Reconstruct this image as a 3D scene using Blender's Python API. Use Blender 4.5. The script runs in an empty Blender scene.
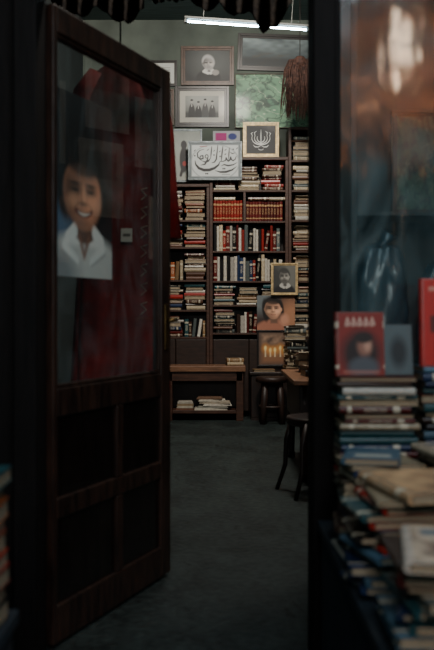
import bpy, math, random
import numpy as np
from mathutils import Vector, Matrix, Euler
R = random.Random(11)
C = bpy.context.scene.collection
FPX = 900.0; CAMZ = 1.05

# ------------------------------------------------------------------ helpers
def lin(c):
    return tuple(((x/255)/12.92 if x/255 <= .04045 else ((x/255+.055)/1.055)**2.4) for x in c)
def at(u, v, Y):            # measured position on a plane at distance Y -> metres
    return ((u-217)*Y/FPX, CAMZ+(312-v)*Y/FPX)

def nodes_of(m):
    m.use_nodes = True
    nt = m.node_tree
    return nt, nt.nodes, nt.links, nt.nodes['Principled BSDF']

def pmat(name, rgb, rough=.6, var=.3, scale=8, stretch=(1,1,1), metallic=0, bump=0, coat=0, spec=.5, rgb2=None, detail=6, dist=0):
    m = bpy.data.materials.new(name)
    nt, N, L, P = nodes_of(m)
    c = lin(rgb)
    tc = N.new('ShaderNodeTexCoord'); mp = N.new('ShaderNodeMapping'); mp.inputs['Scale'].default_value = stretch
    nz = N.new('ShaderNodeTexNoise'); nz.inputs['Scale'].default_value = scale; nz.inputs['Detail'].default_value = detail; nz.inputs['Distortion'].default_value = dist
    cr = N.new('ShaderNodeValToRGB')
    lo = tuple(x*(1-var) for x in c); hi = tuple(min(1, x*(1+var)) for x in c)
    if rgb2: hi = lin(rgb2)
    cr.color_ramp.elements[0].position = .32; cr.color_ramp.elements[1].position = .7
    cr.color_ramp.elements[0].color = (*lo, 1); cr.color_ramp.elements[1].color = (*hi, 1)
    L.new(tc.outputs['Object'], mp.inputs['Vector']); L.new(mp.outputs[0], nz.inputs['Vector'])
    L.new(nz.outputs['Fac'], cr.inputs['Fac']); L.new(cr.outputs[0], P.inputs['Base Color'])
    P.inputs['Roughness'].default_value = rough; P.inputs['Metallic'].default_value = metallic
    P.inputs['Coat Weight'].default_value = coat; P.inputs['Specular IOR Level'].default_value = spec
    if bump:
        b = N.new('ShaderNodeBump'); b.inputs['Strength'].default_value = bump; b.inputs['Distance'].default_value = .01
        L.new(nz.outputs['Fac'], b.inputs['Height']); L.new(b.outputs[0], P.inputs['Normal'])
    return m

def emat(name, rgb, strength):
    m = bpy.data.materials.new(name)
    nt, N, L, P = nodes_of(m)
    P.inputs['Base Color'].default_value = (*lin(rgb), 1)
    P.inputs['Emission Color'].default_value = (*lin(rgb), 1); P.inputs['Emission Strength'].default_value = strength
    return m

def vmat(name, rough=.45, coat=0.0):
    m = bpy.data.materials.new(name)
    nt, N, L, P = nodes_of(m)
    a = N.new('ShaderNodeAttribute'); a.attribute_name = 'Col'
    L.new(a.outputs['Color'], P.inputs['Base Color'])
    P.inputs['Roughness'].default_value = rough; P.inputs['Coat Weight'].default_value = coat
    P.inputs['Coat Roughness'].default_value = .08
    return m

def glassmat(name, dust_haze=.05, tint=(1,1,1), boost=1.0, rough=.03, st=(1,1,1)):
    m = bpy.data.materials.new(name)
    nt, N, L, P = nodes_of(m)
    N.remove(P); out = [n for n in N if n.type == 'OUTPUT_MATERIAL'][0]
    tr = N.new('ShaderNodeBsdfTransparent'); tr.inputs['Color'].default_value = (*tint, 1)
    gl = N.new('ShaderNodeBsdfGlossy'); gl.inputs['Roughness'].default_value = rough
    fr = N.new('ShaderNodeFresnel'); geo = N.new('ShaderNodeNewGeometry')
    ir = N.new('ShaderNodeMapRange'); ir.inputs[3].default_value = 1.55; ir.inputs[4].default_value = 1/1.55   # thin pane: same Fresnel from both sides
    L.new(geo.outputs['Backfacing'], ir.inputs[0]); L.new(ir.outputs[0], fr.inputs['IOR'])
    mu = N.new('ShaderNodeMath'); mu.operation = 'MULTIPLY'; mu.inputs[1].default_value = boost; mu.use_clamp = True
    mx = N.new('ShaderNodeMixShader')
    L.new(fr.outputs[0], mu.inputs[0]); L.new(mu.outputs[0], mx.inputs['Fac'])
    L.new(tr.outputs[0], mx.inputs[1]); L.new(gl.outputs[0], mx.inputs[2])
    df = N.new('ShaderNodeBsdfDiffuse'); df.inputs['Color'].default_value = (.5, .68, .70, 1)  # pale film: some dust, plus reflection haze put into the colour
    tc = N.new('ShaderNodeTexCoord'); nz = N.new('ShaderNodeTexNoise'); nz.inputs['Scale'].default_value = 4; nz.inputs['Detail'].default_value = 9
    nz.inputs['Distortion'].default_value = 3.5; mp = N.new('ShaderNodeMapping'); mp.inputs['Scale'].default_value = st
    mr = N.new('ShaderNodeMapRange'); mr.inputs[1].default_value = .42; mr.inputs[2].default_value = .72; mr.inputs[3].default_value = dust_haze*.15; mr.inputs[4].default_value = dust_haze
    L.new(tc.outputs['Object'], mp.inputs['Vector']); L.new(mp.outputs[0], nz.inputs['Vector']); L.new(nz.outputs['Fac'], mr.inputs[0])
    m2 = N.new('ShaderNodeMixShader'); L.new(mr.outputs[0], m2.inputs['Fac'])
    L.new(mx.outputs[0], m2.inputs[1]); L.new(df.outputs[0], m2.inputs[2]); L.new(m2.outputs[0], out.inputs['Surface'])
    if rough > .04:   # old rolled glass: faint waviness
        wn = N.new('ShaderNodeTexNoise'); wn.inputs['Scale'].default_value = 7; wn.inputs['Detail'].default_value = 2
        L.new(mp.outputs[0], wn.inputs['Vector']); bp = N.new('ShaderNodeBump'); bp.inputs['Strength'].default_value = .45; bp.inputs['Distance'].default_value = .004
        L.new(wn.outputs['Fac'], bp.inputs['Height']); L.new(bp.outputs[0], gl.inputs['Normal'])
    return m

class G:
    def __init__(s): s.v = []; s.f = []; s.mi = []
    def box(s, x0, x1, y0, y1, z0, z1, m=0):
        b = len(s.v)
        s.v += [(x0,y0,z0),(x1,y0,z0),(x1,y1,z0),(x0,y1,z0),(x0,y0,z1),(x1,y0,z1),(x1,y1,z1),(x0,y1,z1)]
        for q in [(0,3,2,1),(4,5,6,7),(0,1,5,4),(1,2,6,5),(2,3,7,6),(3,0,4,7)]:
            s.f.append(tuple(b+i for i in q)); s.mi.append(m)
        return s
    def tube(s, pts, r, n=8, m=0, flat=1.0):
        pts = [Vector(p) for p in pts]
        if not hasattr(r, '__len__'): r = [r]*len(pts)
        b = len(s.v); ref = None
        for i, p in enumerate(pts):
            t = (pts[min(i+1, len(pts)-1)]-pts[max(i-1, 0)]).normalized()
            if ref is None:
                ref = Vector((1,0,0)) if abs(t.x) < .8 else Vector((0,1,0))
            a = (ref - t*ref.dot(t)).normalized(); c = t.cross(a); ref = a
            for k in range(n):
                an = 2*math.pi*k/n
                s.v.append(tuple(p+(a*math.cos(an)+c*math.sin(an)*flat)*r[i]))
        for i in range(len(pts)-1):
            for k in range(n):
                s.f.append((b+i*n+k, b+i*n+(k+1)%n, b+(i+1)*n+(k+1)%n, b+(i+1)*n+k)); s.mi.append(m)
        s.f.append(tuple(b+k for k in reversed(range(n)))); s.mi.append(m)
        s.f.append(tuple(b+(len(pts)-1)*n+k for k in range(n))); s.mi.append(m)
        return s
    def build(s, name, mats, parent=None, loc=(0,0,0), rot=(0,0,0), smooth=False, bevel=0):
        me = bpy.data.meshes.new(name); me.from_pydata(s.v, [], s.f); 
        if not isinstance(mats, (list, tuple)): mats = [mats]
        for m in mats: me.materials.append(m)
        me.polygons.foreach_set('material_index', s.mi)
        if smooth: me.polygons.foreach_set('use_smooth', [True]*len(s.f))
        me.update()
        o = bpy.data.objects.new(name, me); C.objects.link(o)
        o.location = loc; o.rotation_euler = rot
        if parent: o.parent = parent
        if bevel:
            bm = o.modifiers.new('bevel', 'BEVEL'); bm.width = bevel; bm.segments = 2; bm.limit_method = 'ANGLE'
        return o

def lathe_part(name, prof, mat, parent, loc=(0,0,0), n=24):
    g = G()
    for r, z in prof:
        for k in range(n): g.v.append((r*math.cos(2*math.pi*k/n), r*math.sin(2*math.pi*k/n), z))
    for i in range(len(prof)-1):
        for k in range(n):
            g.f.append((i*n+k, i*n+(k+1)%n, (i+1)*n+(k+1)%n, (i+1)*n+k)); g.mi.append(0)
    g.f.append(tuple(reversed(range(n)))); g.mi.append(0)
    g.f.append(tuple((len(prof)-1)*n+k for k in range(n))); g.mi.append(0)
    return g.build(name, mat, parent, loc, smooth=True)

def thing(name, label, cat, loc=(0,0,0), rot=(0,0,0), group=None, kind=None):
    e = bpy.data.objects.new(name, None); e.empty_display_size = .05; C.objects.link(e)
    e.location = loc; e.rotation_euler = rot; tag(e, label, cat, group, kind)
    return e
def tag(o, label, cat=None, group=None, kind=None):
    o['label'] = label
    if cat: o['category'] = cat
    if group: o['group'] = group
    if kind: o['kind'] = kind
    return o
def structure(o, label, cat):
    return tag(o, label, cat, kind='structure')

# ------------------------------------------------------------------ painting on grids (vertex colours)
def lc(c): return np.array(lin(c))
def mixc(img, c, m): return img*(1-m[..., None]) + lc(c)*m[..., None]
def ell(S, T, cx, cy, rx, ry, soft=.15):
    d = np.sqrt(((S-cx)/rx)**2+((T-cy)/ry)**2); return np.clip((1+soft/2-d)/soft, 0, 1)
def rect(S, T, a, b, c, d, soft=.01):
    return np.clip(np.minimum(np.minimum(S-a, b-S), np.minimum(T-c, d-T))/soft+.5, 0, 1)
def stroke(S, T, pts, w, asp=1.0, soft=.012):
    best = np.full(S.shape, 9.); n = len(pts)-1
    for i, ((x0, y0), (x1, y1)) in enumerate(zip(pts[:-1], pts[1:])):
        dx, dy = (x1-x0)*asp, y1-y0; px, py = (S-x0)*asp, T-y0
        k = np.clip((px*dx+py*dy)/(dx*dx+dy*dy+1e-9), 0, 1)
        wl = w if not isinstance(w, tuple) else w[0]+(w[1]-w[0])*np.sin(math.pi*(i+k)/n)
        best = np.minimum(best, np.hypot(px-k*dx, py-k*dy)-wl)
    return np.clip((-best)/soft+.5, 0, 1)
def flat(S, c): return np.ones(S.shape+(3,))*lc(c)
def wave(S, T, n=3, seed=0):
    rs = np.random.RandomState(seed); o = np.zeros(S.shape)
    for k in range(14):
        fx, fy = rs.uniform(-n, n, 2)*(1+k*.35); o += np.sin(2*math.pi*(fx*S+fy*T)+rs.uniform(0, 6.28))/(1+k*.3)
    return o
def blotch(S, T, n=3, seed=0): return np.clip(.5+wave(S, T, n, seed)/6, 0, 1)
def face(img, S, T, cx, cy, rx, ry, skin, hair, cloth, collar=None, beard=None, smile=False, hairlow=.1, small=True):
    dk = tuple(x*.5 for x in skin)
    S0, T0 = S, T; tl = .12 if small else .10
    img = mixc(img, cloth, ell(S, T, cx, cy-2.45*ry, 2.3*rx, 1.35*ry, .2))
    S = S0+(T0-cy)*tl*rx/ry*.8
    img = mixc(img, hair, ell(S, T, cx, cy+.25*ry, 1.18*rx, 1.17*ry, .25))
    if hairlow > .2:
        img = mixc(img, hair, ell(S, T, cx-.9*rx, cy-.1*ry, .4*rx, hairlow*ry*1.6, .4)); img = mixc(img, hair, ell(S, T, cx+.9*rx, cy-.1*ry, .4*rx, hairlow*ry*1.6, .4))
    img = mixc(img, dk, rect(S, T, cx-.42*rx, cx+.42*rx, cy-1.5*ry, cy-.5*ry, .05))
    if collar:
        for sg in (-1, 1):
            img = mixc(img, collar, stroke(S, T, [(cx+sg*.5*rx, cy-1.05*ry), (cx+sg*.9*rx, cy-1.35*ry), (cx+sg*.25*rx, cy-1.6*ry)], .22*ry))
    if small: img = mixc(img, dk, ell(S, T, cx-.98*rx, cy-.02*ry, .12*rx, .2*ry, .5)); img = mixc(img, skin, .8*ell(S, T, cx+.98*rx, cy-.02*ry, .12*rx, .2*ry, .5))
    fm = ell(S, T, cx, cy-.02*ry, .95*rx, ry, .18)*np.clip(1-np.clip((cy-.3*ry-T)/(ry), 0, 1)*np.clip((np.abs(S-cx)/rx-.35)*2.4, 0, 1)*1.6, 0, 1)
    img = mixc(img, skin, fm)
    img = mixc(img, hair, ell(S, T, cx+.15*rx, cy+1.02*ry, 1.02*rx, .5*ry, .35)*(fm > .02))
    img = mixc(img, tuple(x*.3 for x in skin), (.85 if small else .8)*ell(S, T, cx-.98*rx, cy-.1*ry, .85*rx, 1.1*ry, 1.1)*fm)
    img = mixc(img, dk, .5*ell(S, T, cx, cy-1.0*ry, .8*rx, .3*ry, .8)*fm)
    img = mixc(img, dk, .45*ell(S, T, cx, cy+.5*ry, .9*rx, .3*ry, 1.0)*fm)
    for sg in (-1, 1):
        img = mixc(img, tuple(x*.33 for x in skin), .75*ell(S, T, cx+sg*.4*rx, cy+.15*ry, .30*rx, .16*ry, 1.0))
        img = mixc(img, (20, 14, 12), .9*ell(S, T, cx+sg*.4*rx, cy+.1*ry, (.12 if small else .15)*rx, .04*ry, .9))
        img = mixc(img, hair, .7*ell(S, T, cx+sg*.41*rx, cy+.30*ry, .27*rx, .045*ry, 1.0))
        img = mixc(img, tuple(min(255, x*1.15) for x in skin), .55*ell(S, T, cx+sg*.5*rx, cy-.22*ry, .28*rx, .2*ry, 1.1))
        if smile: img = mixc(img, dk, .55*stroke(S, T, [(cx+sg*.26*rx, cy-.25*ry), (cx+sg*.52*rx, cy-.45*ry), (cx+sg*.52*rx, cy-.6*ry)], .015*ry, soft=.06*ry))
    img = mixc(img, tuple(min(255, x*1.15) for x in skin), .6*ell(S, T, cx+.05*rx, cy-.02*ry, .09*rx, .3*ry, .9))
    img = mixc(img, dk, .75*ell(S, T, cx-.03*rx, cy-.27*ry, .22*rx, .06*ry, .9))
    if beard: img = mixc(img, beard, .9*ell(S, T, cx, cy-.72*ry, .72*rx, .42*ry, .6))
    ml = [(cx+(.42 if smile else .26)*rx*k, cy-(.60-(.13 if smile else .02)*k*k)*ry) for k in np.linspace(-1, 1, 9)]
    img = mixc(img, (110, 46, 42) if not beard else (60, 45, 40), (.9 if smile else .65)*stroke(S, T, ml, .07*ry*(1.1 if smile else .6), soft=.05*ry+.004))
    if smile: img = mixc(img, (228, 218, 206), stroke(S, T, [(a, b+.015*ry) for a, b in ml[1:-1]], (.01*ry, .045*ry), soft=.03*ry))
    return img

def picture(name, w, h, painter, mat, parent, loc=(0,0,0), rot=(0,0,0), nx=60, ny=60, thick=.002):
    """flat print in local XZ plane facing -Y, with real thickness"""
    S, T = np.meshgrid(np.linspace(0, 1, nx), np.linspace(0, 1, ny))
    img = np.clip(painter(S, T), 0, 1)
    g = G()
    for j in range(ny):
        for i in range(nx): g.v.append(((S[j,i]-.5)*w, 0, T[j,i]*h))
    for j in range(ny-1):
        for i in range(nx-1):
            a = j*nx+i; g.f.append((a, a+1, a+nx+1, a+nx)); g.mi.append(0)
    g.box(-w/2, w/2, .0003, thick, 0, h)
    o = g.build(name, mat, parent, loc, rot)
    ca = o.data.color_attributes.new('Col', 'FLOAT_COLOR', 'POINT')
    cols = np.ones((len(g.v), 4)); cols[:nx*ny, :3] = img.reshape(-1, 3); cols[nx*ny:, :3] = .25
    ca.data.foreach_set('color', cols.ravel())
    return o

# ------------------------------------------------------------------ materials
M = {}
M['doorwood'] = pmat('dark_varnished_wood', (35, 25, 22), .36, .4, 6, (6, 6, 1), bump=.15, rgb2=(62, 43, 35))
M['jamb'] = pmat('near_black_wood', (14, 11, 11), .7, .4, 7, (8, 8, 1), bump=.2, spec=.2)
M['shelfwood'] = pmat('brown_shelf_wood', (66, 41, 29), .5, .4, 9, (1, 1, 5), bump=.1)
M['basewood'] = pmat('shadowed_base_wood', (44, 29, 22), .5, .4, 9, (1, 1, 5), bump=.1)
M['benchwood'] = pmat('worn_bench_wood', (122, 86, 62), .5, .35, 6, (1, 8, 8), bump=.1)
M['tablewood'] = pmat('tan_table_wood', (130, 92, 66), .45, .3, 5, (8, 1, 8), bump=.1)
M['darkwood'] = pmat('dark_brown_wood', (36, 25, 21), .45, .4, 8, (3, 3, 1), bump=.1)
M['stoolwood'] = pmat('reddish_stool_wood', (44, 29, 23), .5, .4, 8, (3, 3, 1), bump=.1)
M['wall'] = pmat('grey_beige_plaster', (92, 100, 92), .85, .3, 2.5, bump=.2)
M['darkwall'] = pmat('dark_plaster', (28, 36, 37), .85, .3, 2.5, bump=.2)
M['ceil'] = pmat('ceiling_boards', (78, 94, 90), .8, .3, 3, (1, 12, 1), bump=.2)
M['pic'] = vmat('printed_picture', .5, .06)
M['matte'] = vmat('printed_paper', .6, 0)
M['gold'] = pmat('gilt_frame', (206, 180, 132), .42, .3, 30, metallic=.3, bump=.3)
M['silver'] = pmat('silver_frame', (120, 128, 130), .4, .35, 25, metallic=.4, bump=.3)
M['blackframe'] = pmat('black_frame', (26, 22, 20), .35, .3, 12)
M['brownframe'] = pmat('brown_frame', (80, 56, 40), .4, .35, 18, bump=.1)
M['metal'] = pmat('dull_metal', (70, 72, 70), .5, .2, 20, metallic=.8)
M['brass'] = pmat('aged_brass', (110, 88, 54), .4, .3, 20, metallic=.9)
M['glass_door'] = glassmat('door_glass', .08, (.92, .96, .95), 1.4, .02, (1, 1, .5))
M['glass_win'] = glassmat('window_glass', .15, (.84, .93, .93), 2.2, .06, (1, 1, .45))
M['red_cloth'] = pmat('deep_red_cloth', (128, 16, 14), .8, .35, 7, (1, 1, 2), bump=.3)
M['dark_cloth'] = pmat('dark_patterned_cloth', (30, 26, 26), .8, .5, 40, bump=.3, rgb2=(84, 72, 62))
M['gold_thread'] = pmat('pale_stitched_trim', (176, 150, 130), .7, .4, 60)
M['fringe'] = pmat('dark_brown_fibre', (52, 31, 26), .8, .5, 40, rgb2=(98, 66, 54))
M['plastic'] = pmat('crinkled_plastic_wrap', (34, 62, 74), .30, .5, 3.0, (1.6, 1.6, .8), bump=1.0, coat=.15, detail=3, dist=2.0)
M['tablecloth'] = pmat('blue_grey_table_cover', (26, 38, 48), .75, .35, 6, bump=.3)
M['leaf'] = pmat('rust_green_leaves', (120, 84, 40), .6, .5, 4, rgb2=(210, 128, 66))
M['bark'] = pmat('bark', (70, 54, 42), .9, .4, 14, bump=.6)
M['sheet'] = pmat('loose_paper', (206, 196, 174), .8, .2, 20)

def floorm():
    m = bpy.data.materials.new('worn_concrete'); nt, N, L, P = nodes_of(m)
    tc = N.new('ShaderNodeTexCoord')
    def nz(scale, det, st=(1,1,1), dist=0):
        mp = N.new('ShaderNodeMapping'); mp.inputs['Scale'].default_value = st; n = N.new('ShaderNodeTexNoise')
        n.inputs['Scale'].default_value = scale; n.inputs['Detail'].default_value = det; n.inputs['Distortion'].default_value = dist
        L.new(tc.outputs['Object'], mp.inputs['Vector']); L.new(mp.outputs[0], n.inputs['Vector']); return n.outputs['Fac']
    a = nz(30, 12); b = nz(6, 9, (1, .6, 1), .5); c = nz(9, 3, (1, .35, 1), 1.0)
    cr = N.new('ShaderNodeValToRGB'); cr.color_ramp.elements[0].position = .38; cr.color_ramp.elements[1].position = .64
    cr.color_ramp.elements[0].color = (*lin((18, 25, 25)), 1); cr.color_ramp.elements[1].color = (*lin((52, 63, 61)), 1)
    ad = N.new('ShaderNodeMixRGB'); ad.inputs[0].default_value = .45; L.new(a, ad.inputs[1]); L.new(b, ad.inputs[2]); L.new(ad.outputs[0], cr.inputs['Fac'])
    s = N.new('ShaderNodeValToRGB'); s.color_ramp.elements[0].position = .68; s.color_ramp.elements[1].position = .70
    s.color_ramp.elements[0].color = (0,0,0,1); s.color_ramp.elements[1].color = (.85,.85,.85,1); L.new(c, s.inputs['Fac'])
    mx = N.new('ShaderNodeMixRGB'); L.new(s.outputs[0], mx.inputs[0]); L.new(cr.outputs[0], mx.inputs[1]); mx.inputs[2].default_value = (*lin((12, 15, 14)), 1)
    L.new(mx.outputs[0], P.inputs['Base Color']); P.inputs['Roughness'].default_value = .62; P.inputs['Specular IOR Level'].default_value = .35
    bp = N.new('ShaderNodeBump'); bp.inputs['Strength'].default_value = .6; bp.inputs['Distance'].default_value = .01
    L.new(a, bp.inputs['Height']); L.new(bp.outputs[0], P.inputs['Normal']); return m
M['floor'] = floorm()

def coverm(name, band=(225, 215, 190), thr=.45, rough=.36):
    """book cover: colour comes from the object, with printed bands on the spine"""
    m = bpy.data.materials.new(name)
    nt, N, L, P = nodes_of(m)
    oi = N.new('ShaderNodeObjectInfo'); tc = N.new('ShaderNodeTexCoord'); sp = N.new('ShaderNodeSeparateXYZ')
    L.new(tc.outputs['Generated'], sp.inputs[0])
    def bandn(c, w):
        a = N.new('ShaderNodeMath'); a.operation = 'COMPARE'; a.inputs[1].default_value = c; a.inputs[2].default_value = w
        L.new(sp.outputs['Z'], a.inputs[0]); return a.outputs[0]
    def op(o, a, b):
        n = N.new('ShaderNodeMath'); n.operation = o
        for i, x in enumerate((a, b)):
            if isinstance(x, (int, float)): n.inputs[i].default_value = x
            else: L.new(x, n.inputs[i])
        return n.outputs[0]
    b1 = bandn(.8, .05); b2 = bandn(.14, .03); b3 = bandn(.5, .16)
    nz = N.new('ShaderNodeTexNoise'); nz.inputs['Scale'].default_value = 26; nz.inputs['Detail'].default_value = 1
    mp = N.new('ShaderNodeMapping'); mp.inputs['Scale'].default_value = (.6, .3, 1.5); L.new(tc.outputs['Generated'], mp.inputs['Vector']); L.new(mp.outputs[0], nz.inputs['Vector'])
    txt = op('MULTIPLY', b3, op('GREATER_THAN', nz.outputs['Fac'], .53))
    edge = op('MULTIPLY', op('GREATER_THAN', sp.outputs['X'], .2), op('LESS_THAN', sp.outputs['X'], .8))
    txt = op('MULTIPLY', txt, edge)
    both = op('MAXIMUM', op('MAXIMUM', b1, b2), txt)
    on = op('MULTIPLY', both, op('GREATER_THAN', oi.outputs['Random'], thr))
    on = op('MULTIPLY', on, .8)
    n2 = N.new('ShaderNodeTexNoise'); n2.inputs['Scale'].default_value = 9; n2.inputs['Detail'].default_value = 8
    L.new(tc.outputs['Object'], n2.inputs['Vector'])
    wr = N.new('ShaderNodeMapRange'); wr.inputs[1].default_value = .3; wr.inputs[2].default_value = .7; wr.inputs[3].default_value = .5; wr.inputs[4].default_value = 1.15; L.new(n2.outputs['Fac'], wr.inputs[0])
    mx = N.new('ShaderNodeMixRGB'); L.new(on, mx.inputs[0]); L.new(oi.outputs['Color'], mx.inputs[1]); mx.inputs[2].default_value = (*lin(band), 1)
    mu = N.new('ShaderNodeVectorMath'); mu.operation = 'SCALE'; L.new(mx.outputs[0], mu.inputs[0]); L.new(wr.outputs[0], mu.inputs['Scale'])
    L.new(mu.outputs[0], P.inputs['Base Color']); P.inputs['Roughness'].default_value = rough
    return m
M['cover'] = coverm('book_cover')
M['cover_set'] = coverm('matched_set_cover', (210, 170, 120), -1)
def pagesm():
    m = bpy.data.materials.new('page_edges')
    nt, N, L, P = nodes_of(m)
    tc = N.new('ShaderNodeTexCoord'); wv = N.new('ShaderNodeTexNoise'); mp = N.new('ShaderNodeMapping'); mp.inputs['Scale'].default_value = (40, .6, .6)
    wv.inputs['Scale'].default_value = 2
    L.new(tc.outputs['Generated'], mp.inputs['Vector']); L.new(mp.outputs[0], wv.inputs['Vector'])
    cr = N.new('ShaderNodeValToRGB'); cr.color_ramp.elements[0].color = (*lin((96, 80, 64)), 1); cr.color_ramp.elements[1].color = (*lin((184, 168, 140)), 1)
    cr.color_ramp.elements[0].position = .35; cr.color_ramp.elements[1].position = .65
    L.new(wv.outputs['Fac'], cr.inputs['Fac']); L.new(cr.outputs[0], P.inputs['Base Color']); P.inputs['Roughness'].default_value = .8
    return m
M['pages'] = pagesm()

# ------------------------------------------------------------------ room shell
def slab(name, x0, x1, y0, y1, z0, z1, mat, label, cat, bevel=0):
    cx, cy, cz = (x0+x1)/2, (y0+y1)/2, z0
    o = G().box(x0-cx, x1-cx, y0-cy, y1-cy, 0, z1-z0).build(name, mat, None, (cx, cy, cz), bevel=bevel)
    return structure(o, label, cat)
slab('floor', -4, 5, -7, 9.6, -.1, 0, M['floor'], 'worn dark grey-green concrete floor with scuffs', 'floor')
slab('wall_back', -1.4, 1.7, 9.4, 9.5, 0, 4.1, M['wall'], 'grey-beige plaster wall behind the bookshelves', 'wall')
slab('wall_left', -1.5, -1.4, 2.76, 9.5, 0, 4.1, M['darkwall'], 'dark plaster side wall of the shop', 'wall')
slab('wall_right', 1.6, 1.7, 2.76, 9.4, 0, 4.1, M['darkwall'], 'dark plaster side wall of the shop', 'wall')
slab('ceiling', -1.5, 1.7, 2.76, 9.5, 4.1, 4.2, M['ceil'], 'dim green-grey boarded ceiling', 'ceiling')
slab('wall_front', -2.5, -.60, 2.68, 2.78, 0, 4.2, M['jamb'], 'near-black timber shopfront panel', 'wall')
slab('trim_1', -.60, -.53, 2.64, 2.80, 0, 2.05, M['jamb'], 'dark wooden door jamb', 'door frame', .006)
slab('trim_2', .282, .35, 2.64, 2.80, 0, 2.05, M['jamb'], 'dark wooden door jamb', 'door frame', .006)
slab('trim_3', -.60, .35, 2.64, 2.80, 2.05, 2.14, M['jamb'], 'dark wooden door header', 'door frame', .006)
slab('wall_above_window', -.60, 2.5, 2.68, 2.78, 2.45, 4.2, M['jamb'], 'dark timber panel above the shopfront', 'wall')
slab('wall_above_door', -.60, .35, 2.68, 2.78, 2.14, 2.45, M['jamb'], 'dark timber panel above the door', 'wall')
slab('wall_under_window', .35, 2.5, 2.68, 2.78, 0, .5, M['jamb'], 'dark timber panel below the shop window', 'wall')
win = structure(thing('window_1', 'large shop window with dusty glass', 'window', (.35, 2.73, .5)), 'large shop window with dusty glass', 'window')
G().box(0, .02, -.04, .04, 0, 1.95).build('window_frame', M['jamb'], win, bevel=.004)
G().box(.02, 2.1, -.04, .04, 0, .04).build('window_frame', M['jamb'], win, bevel=.004)
G().box(.02, 2.1, -.04, .04, 1.91, 1.95).build('window_frame', M['jamb'], win, bevel=.004)
G().box(2.1, 2.15, -.04, .04, 0, 1.95).build('window_frame', M['jamb'], win, bevel=.004)
g = G(); g.v = [(.02, 0, .04), (2.1, 0, .04), (2.1, 0, 1.91), (.02, 0, 1.91)]; g.f = [(0, 1, 2, 3)]; g.mi = [0]
g.build('window_pane', M['glass_win'], win)

# ------------------------------------------------------------------ the open door (hinged at its near edge)
ang = math.atan2(.93, .37)
DL = 'open dark wooden door with tall glass pane and lower panels'
door = structure(thing('door_1', DL, 'door', (-.525, 2.80, 0), (0, 0, ang)), DL, 'door')
W = .87; th = .02; S0 = .025
def dp(name, x0, x1, z0, z1, t=th, mat='doorwood', bevel=.005):
    return G().box(x0, x1, -t, t, z0, z1).build(name, M[mat], door, bevel=bevel)
dp('stile', 0, S0, .012, 2.01); dp('stile', W-.085, W, .012, 2.01)
dp('rail', S0, W-.085, 1.925, 2.01); dp('rail', S0, W-.085, .72, .81); dp('rail', S0, W-.085, .40, .465); dp('rail', S0, W-.085, .012, .13)
dp('muntin', .42, .465, .465, .72); dp('muntin', .42, .465, .13, .40)
M['panelwood'] = pmat('polished_dark_panel', (24, 17, 15), .2, .4, 5, (5, 5, 1), coat=.4)
for x0, x1 in ((S0, .42), (.465, W-.085)):
    for z0, z1 in ((.465, .72), (.13, .40)):
        dp('door_panel', x0, x1, z0, z1, .006, 'panelwood', 0)
for (a, b, c, d) in ((S0, W-.085, 1.913, 1.925), (S0, W-.085, .81, .822), (S0, S0+.008, .822, 1.913), (W-.097, W-.085, .822, 1.913)):
    dp('glazing_bead', a, b, c, d, .014, 'doorwood', .003)
g = G(); g.v = [(S0, 0, .815), (W-.09, 0, .815), (W-.09, 0, 1.92), (S0, 0, 1.92)]; g.f = [(0, 1, 2, 3)]; g.mi = [0]
g.build('door_pane', M['glass_door'], door)
G().box(W-.062, W-.03, -.026, -.02, .90, 1.08).build('lock_plate', M['brass'], door, bevel=.003)
G().tube([(W-.046, -.026, 1.02), (W-.046, -.06, 1.02), (W-.056, -.07, 1.02), (W-.12, -.07, 1.015)], [.008, .008, .009, .007], 10).build('door_handle', M['brass'], door, smooth=True)
for z in (.25, 1.75): G().tube([(.0, .027, z-.04), (.0, .027, z+.04)], .007, 10).build('hinge', M['brass'], door, smooth=True)

def poster_paint(S, T):
    img = flat(S, (18, 20, 24))
    img = mixc(img, (84, 112, 140), ell(S, T, .0, .26, .34, .32, 1.1))
    img = mixc(img, (60, 18, 16), ell(S, T, 1.05, .85, .4, .5, 1.1))
    img = mixc(img, (14, 10, 11), ell(S, T, .44, .62, .42, .25, .4))
    img = face(img, S, T, .48, .46, .33, .19, (236, 162, 126), (14, 10, 11), (220, 218, 212), (244, 242, 236), smile=True, hairlow=.42, small=False)
    for k in range(9):
        x = .16+.07*k
        img = mixc(img, (44, 34, 32), .35*stroke(S, T, [(.46, .80), (x, .66), (x-.03, .56)], .003, soft=.02)*(T > .58))
    img = mixc(img, (220, 218, 212), ell(S, T, .5, .02, .50, .16, .2))
    img = mixc(img, (130, 134, 138), .8*ell(S, T, .08, .0, .3, .16, 1))
    for sg in (-1, 1):
        img = mixc(img, (246, 244, 238), stroke(S, T, [(.5+sg*.19, .245), (.5+sg*.34, .17), (.5+sg*.12, .09)], .028, soft=.03))
        img = mixc(img, (150, 148, 146), .7*stroke(S, T, [(.5+sg*.37, .14), (.5+sg*.12, .065)], .006, soft=.02))
    return mixc(img, (150, 98, 76), .9*stroke(S, T, [(.42, .22), (.5, .12), (.58, .22)], .02, soft=.03))
po = picture('poster', .385, .60, poster_paint, M['matte'], None, (0, 0, 0), (0, 0, ang), 100, 150, .0012)
po.location = (Matrix.Translation(door.location) @ Matrix.Rotation(ang, 4, 'Z')) @ Vector((.226, .0025, 1.165))
tag(po, 'portrait poster of smiling person in white collared shirt', 'poster')

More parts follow.
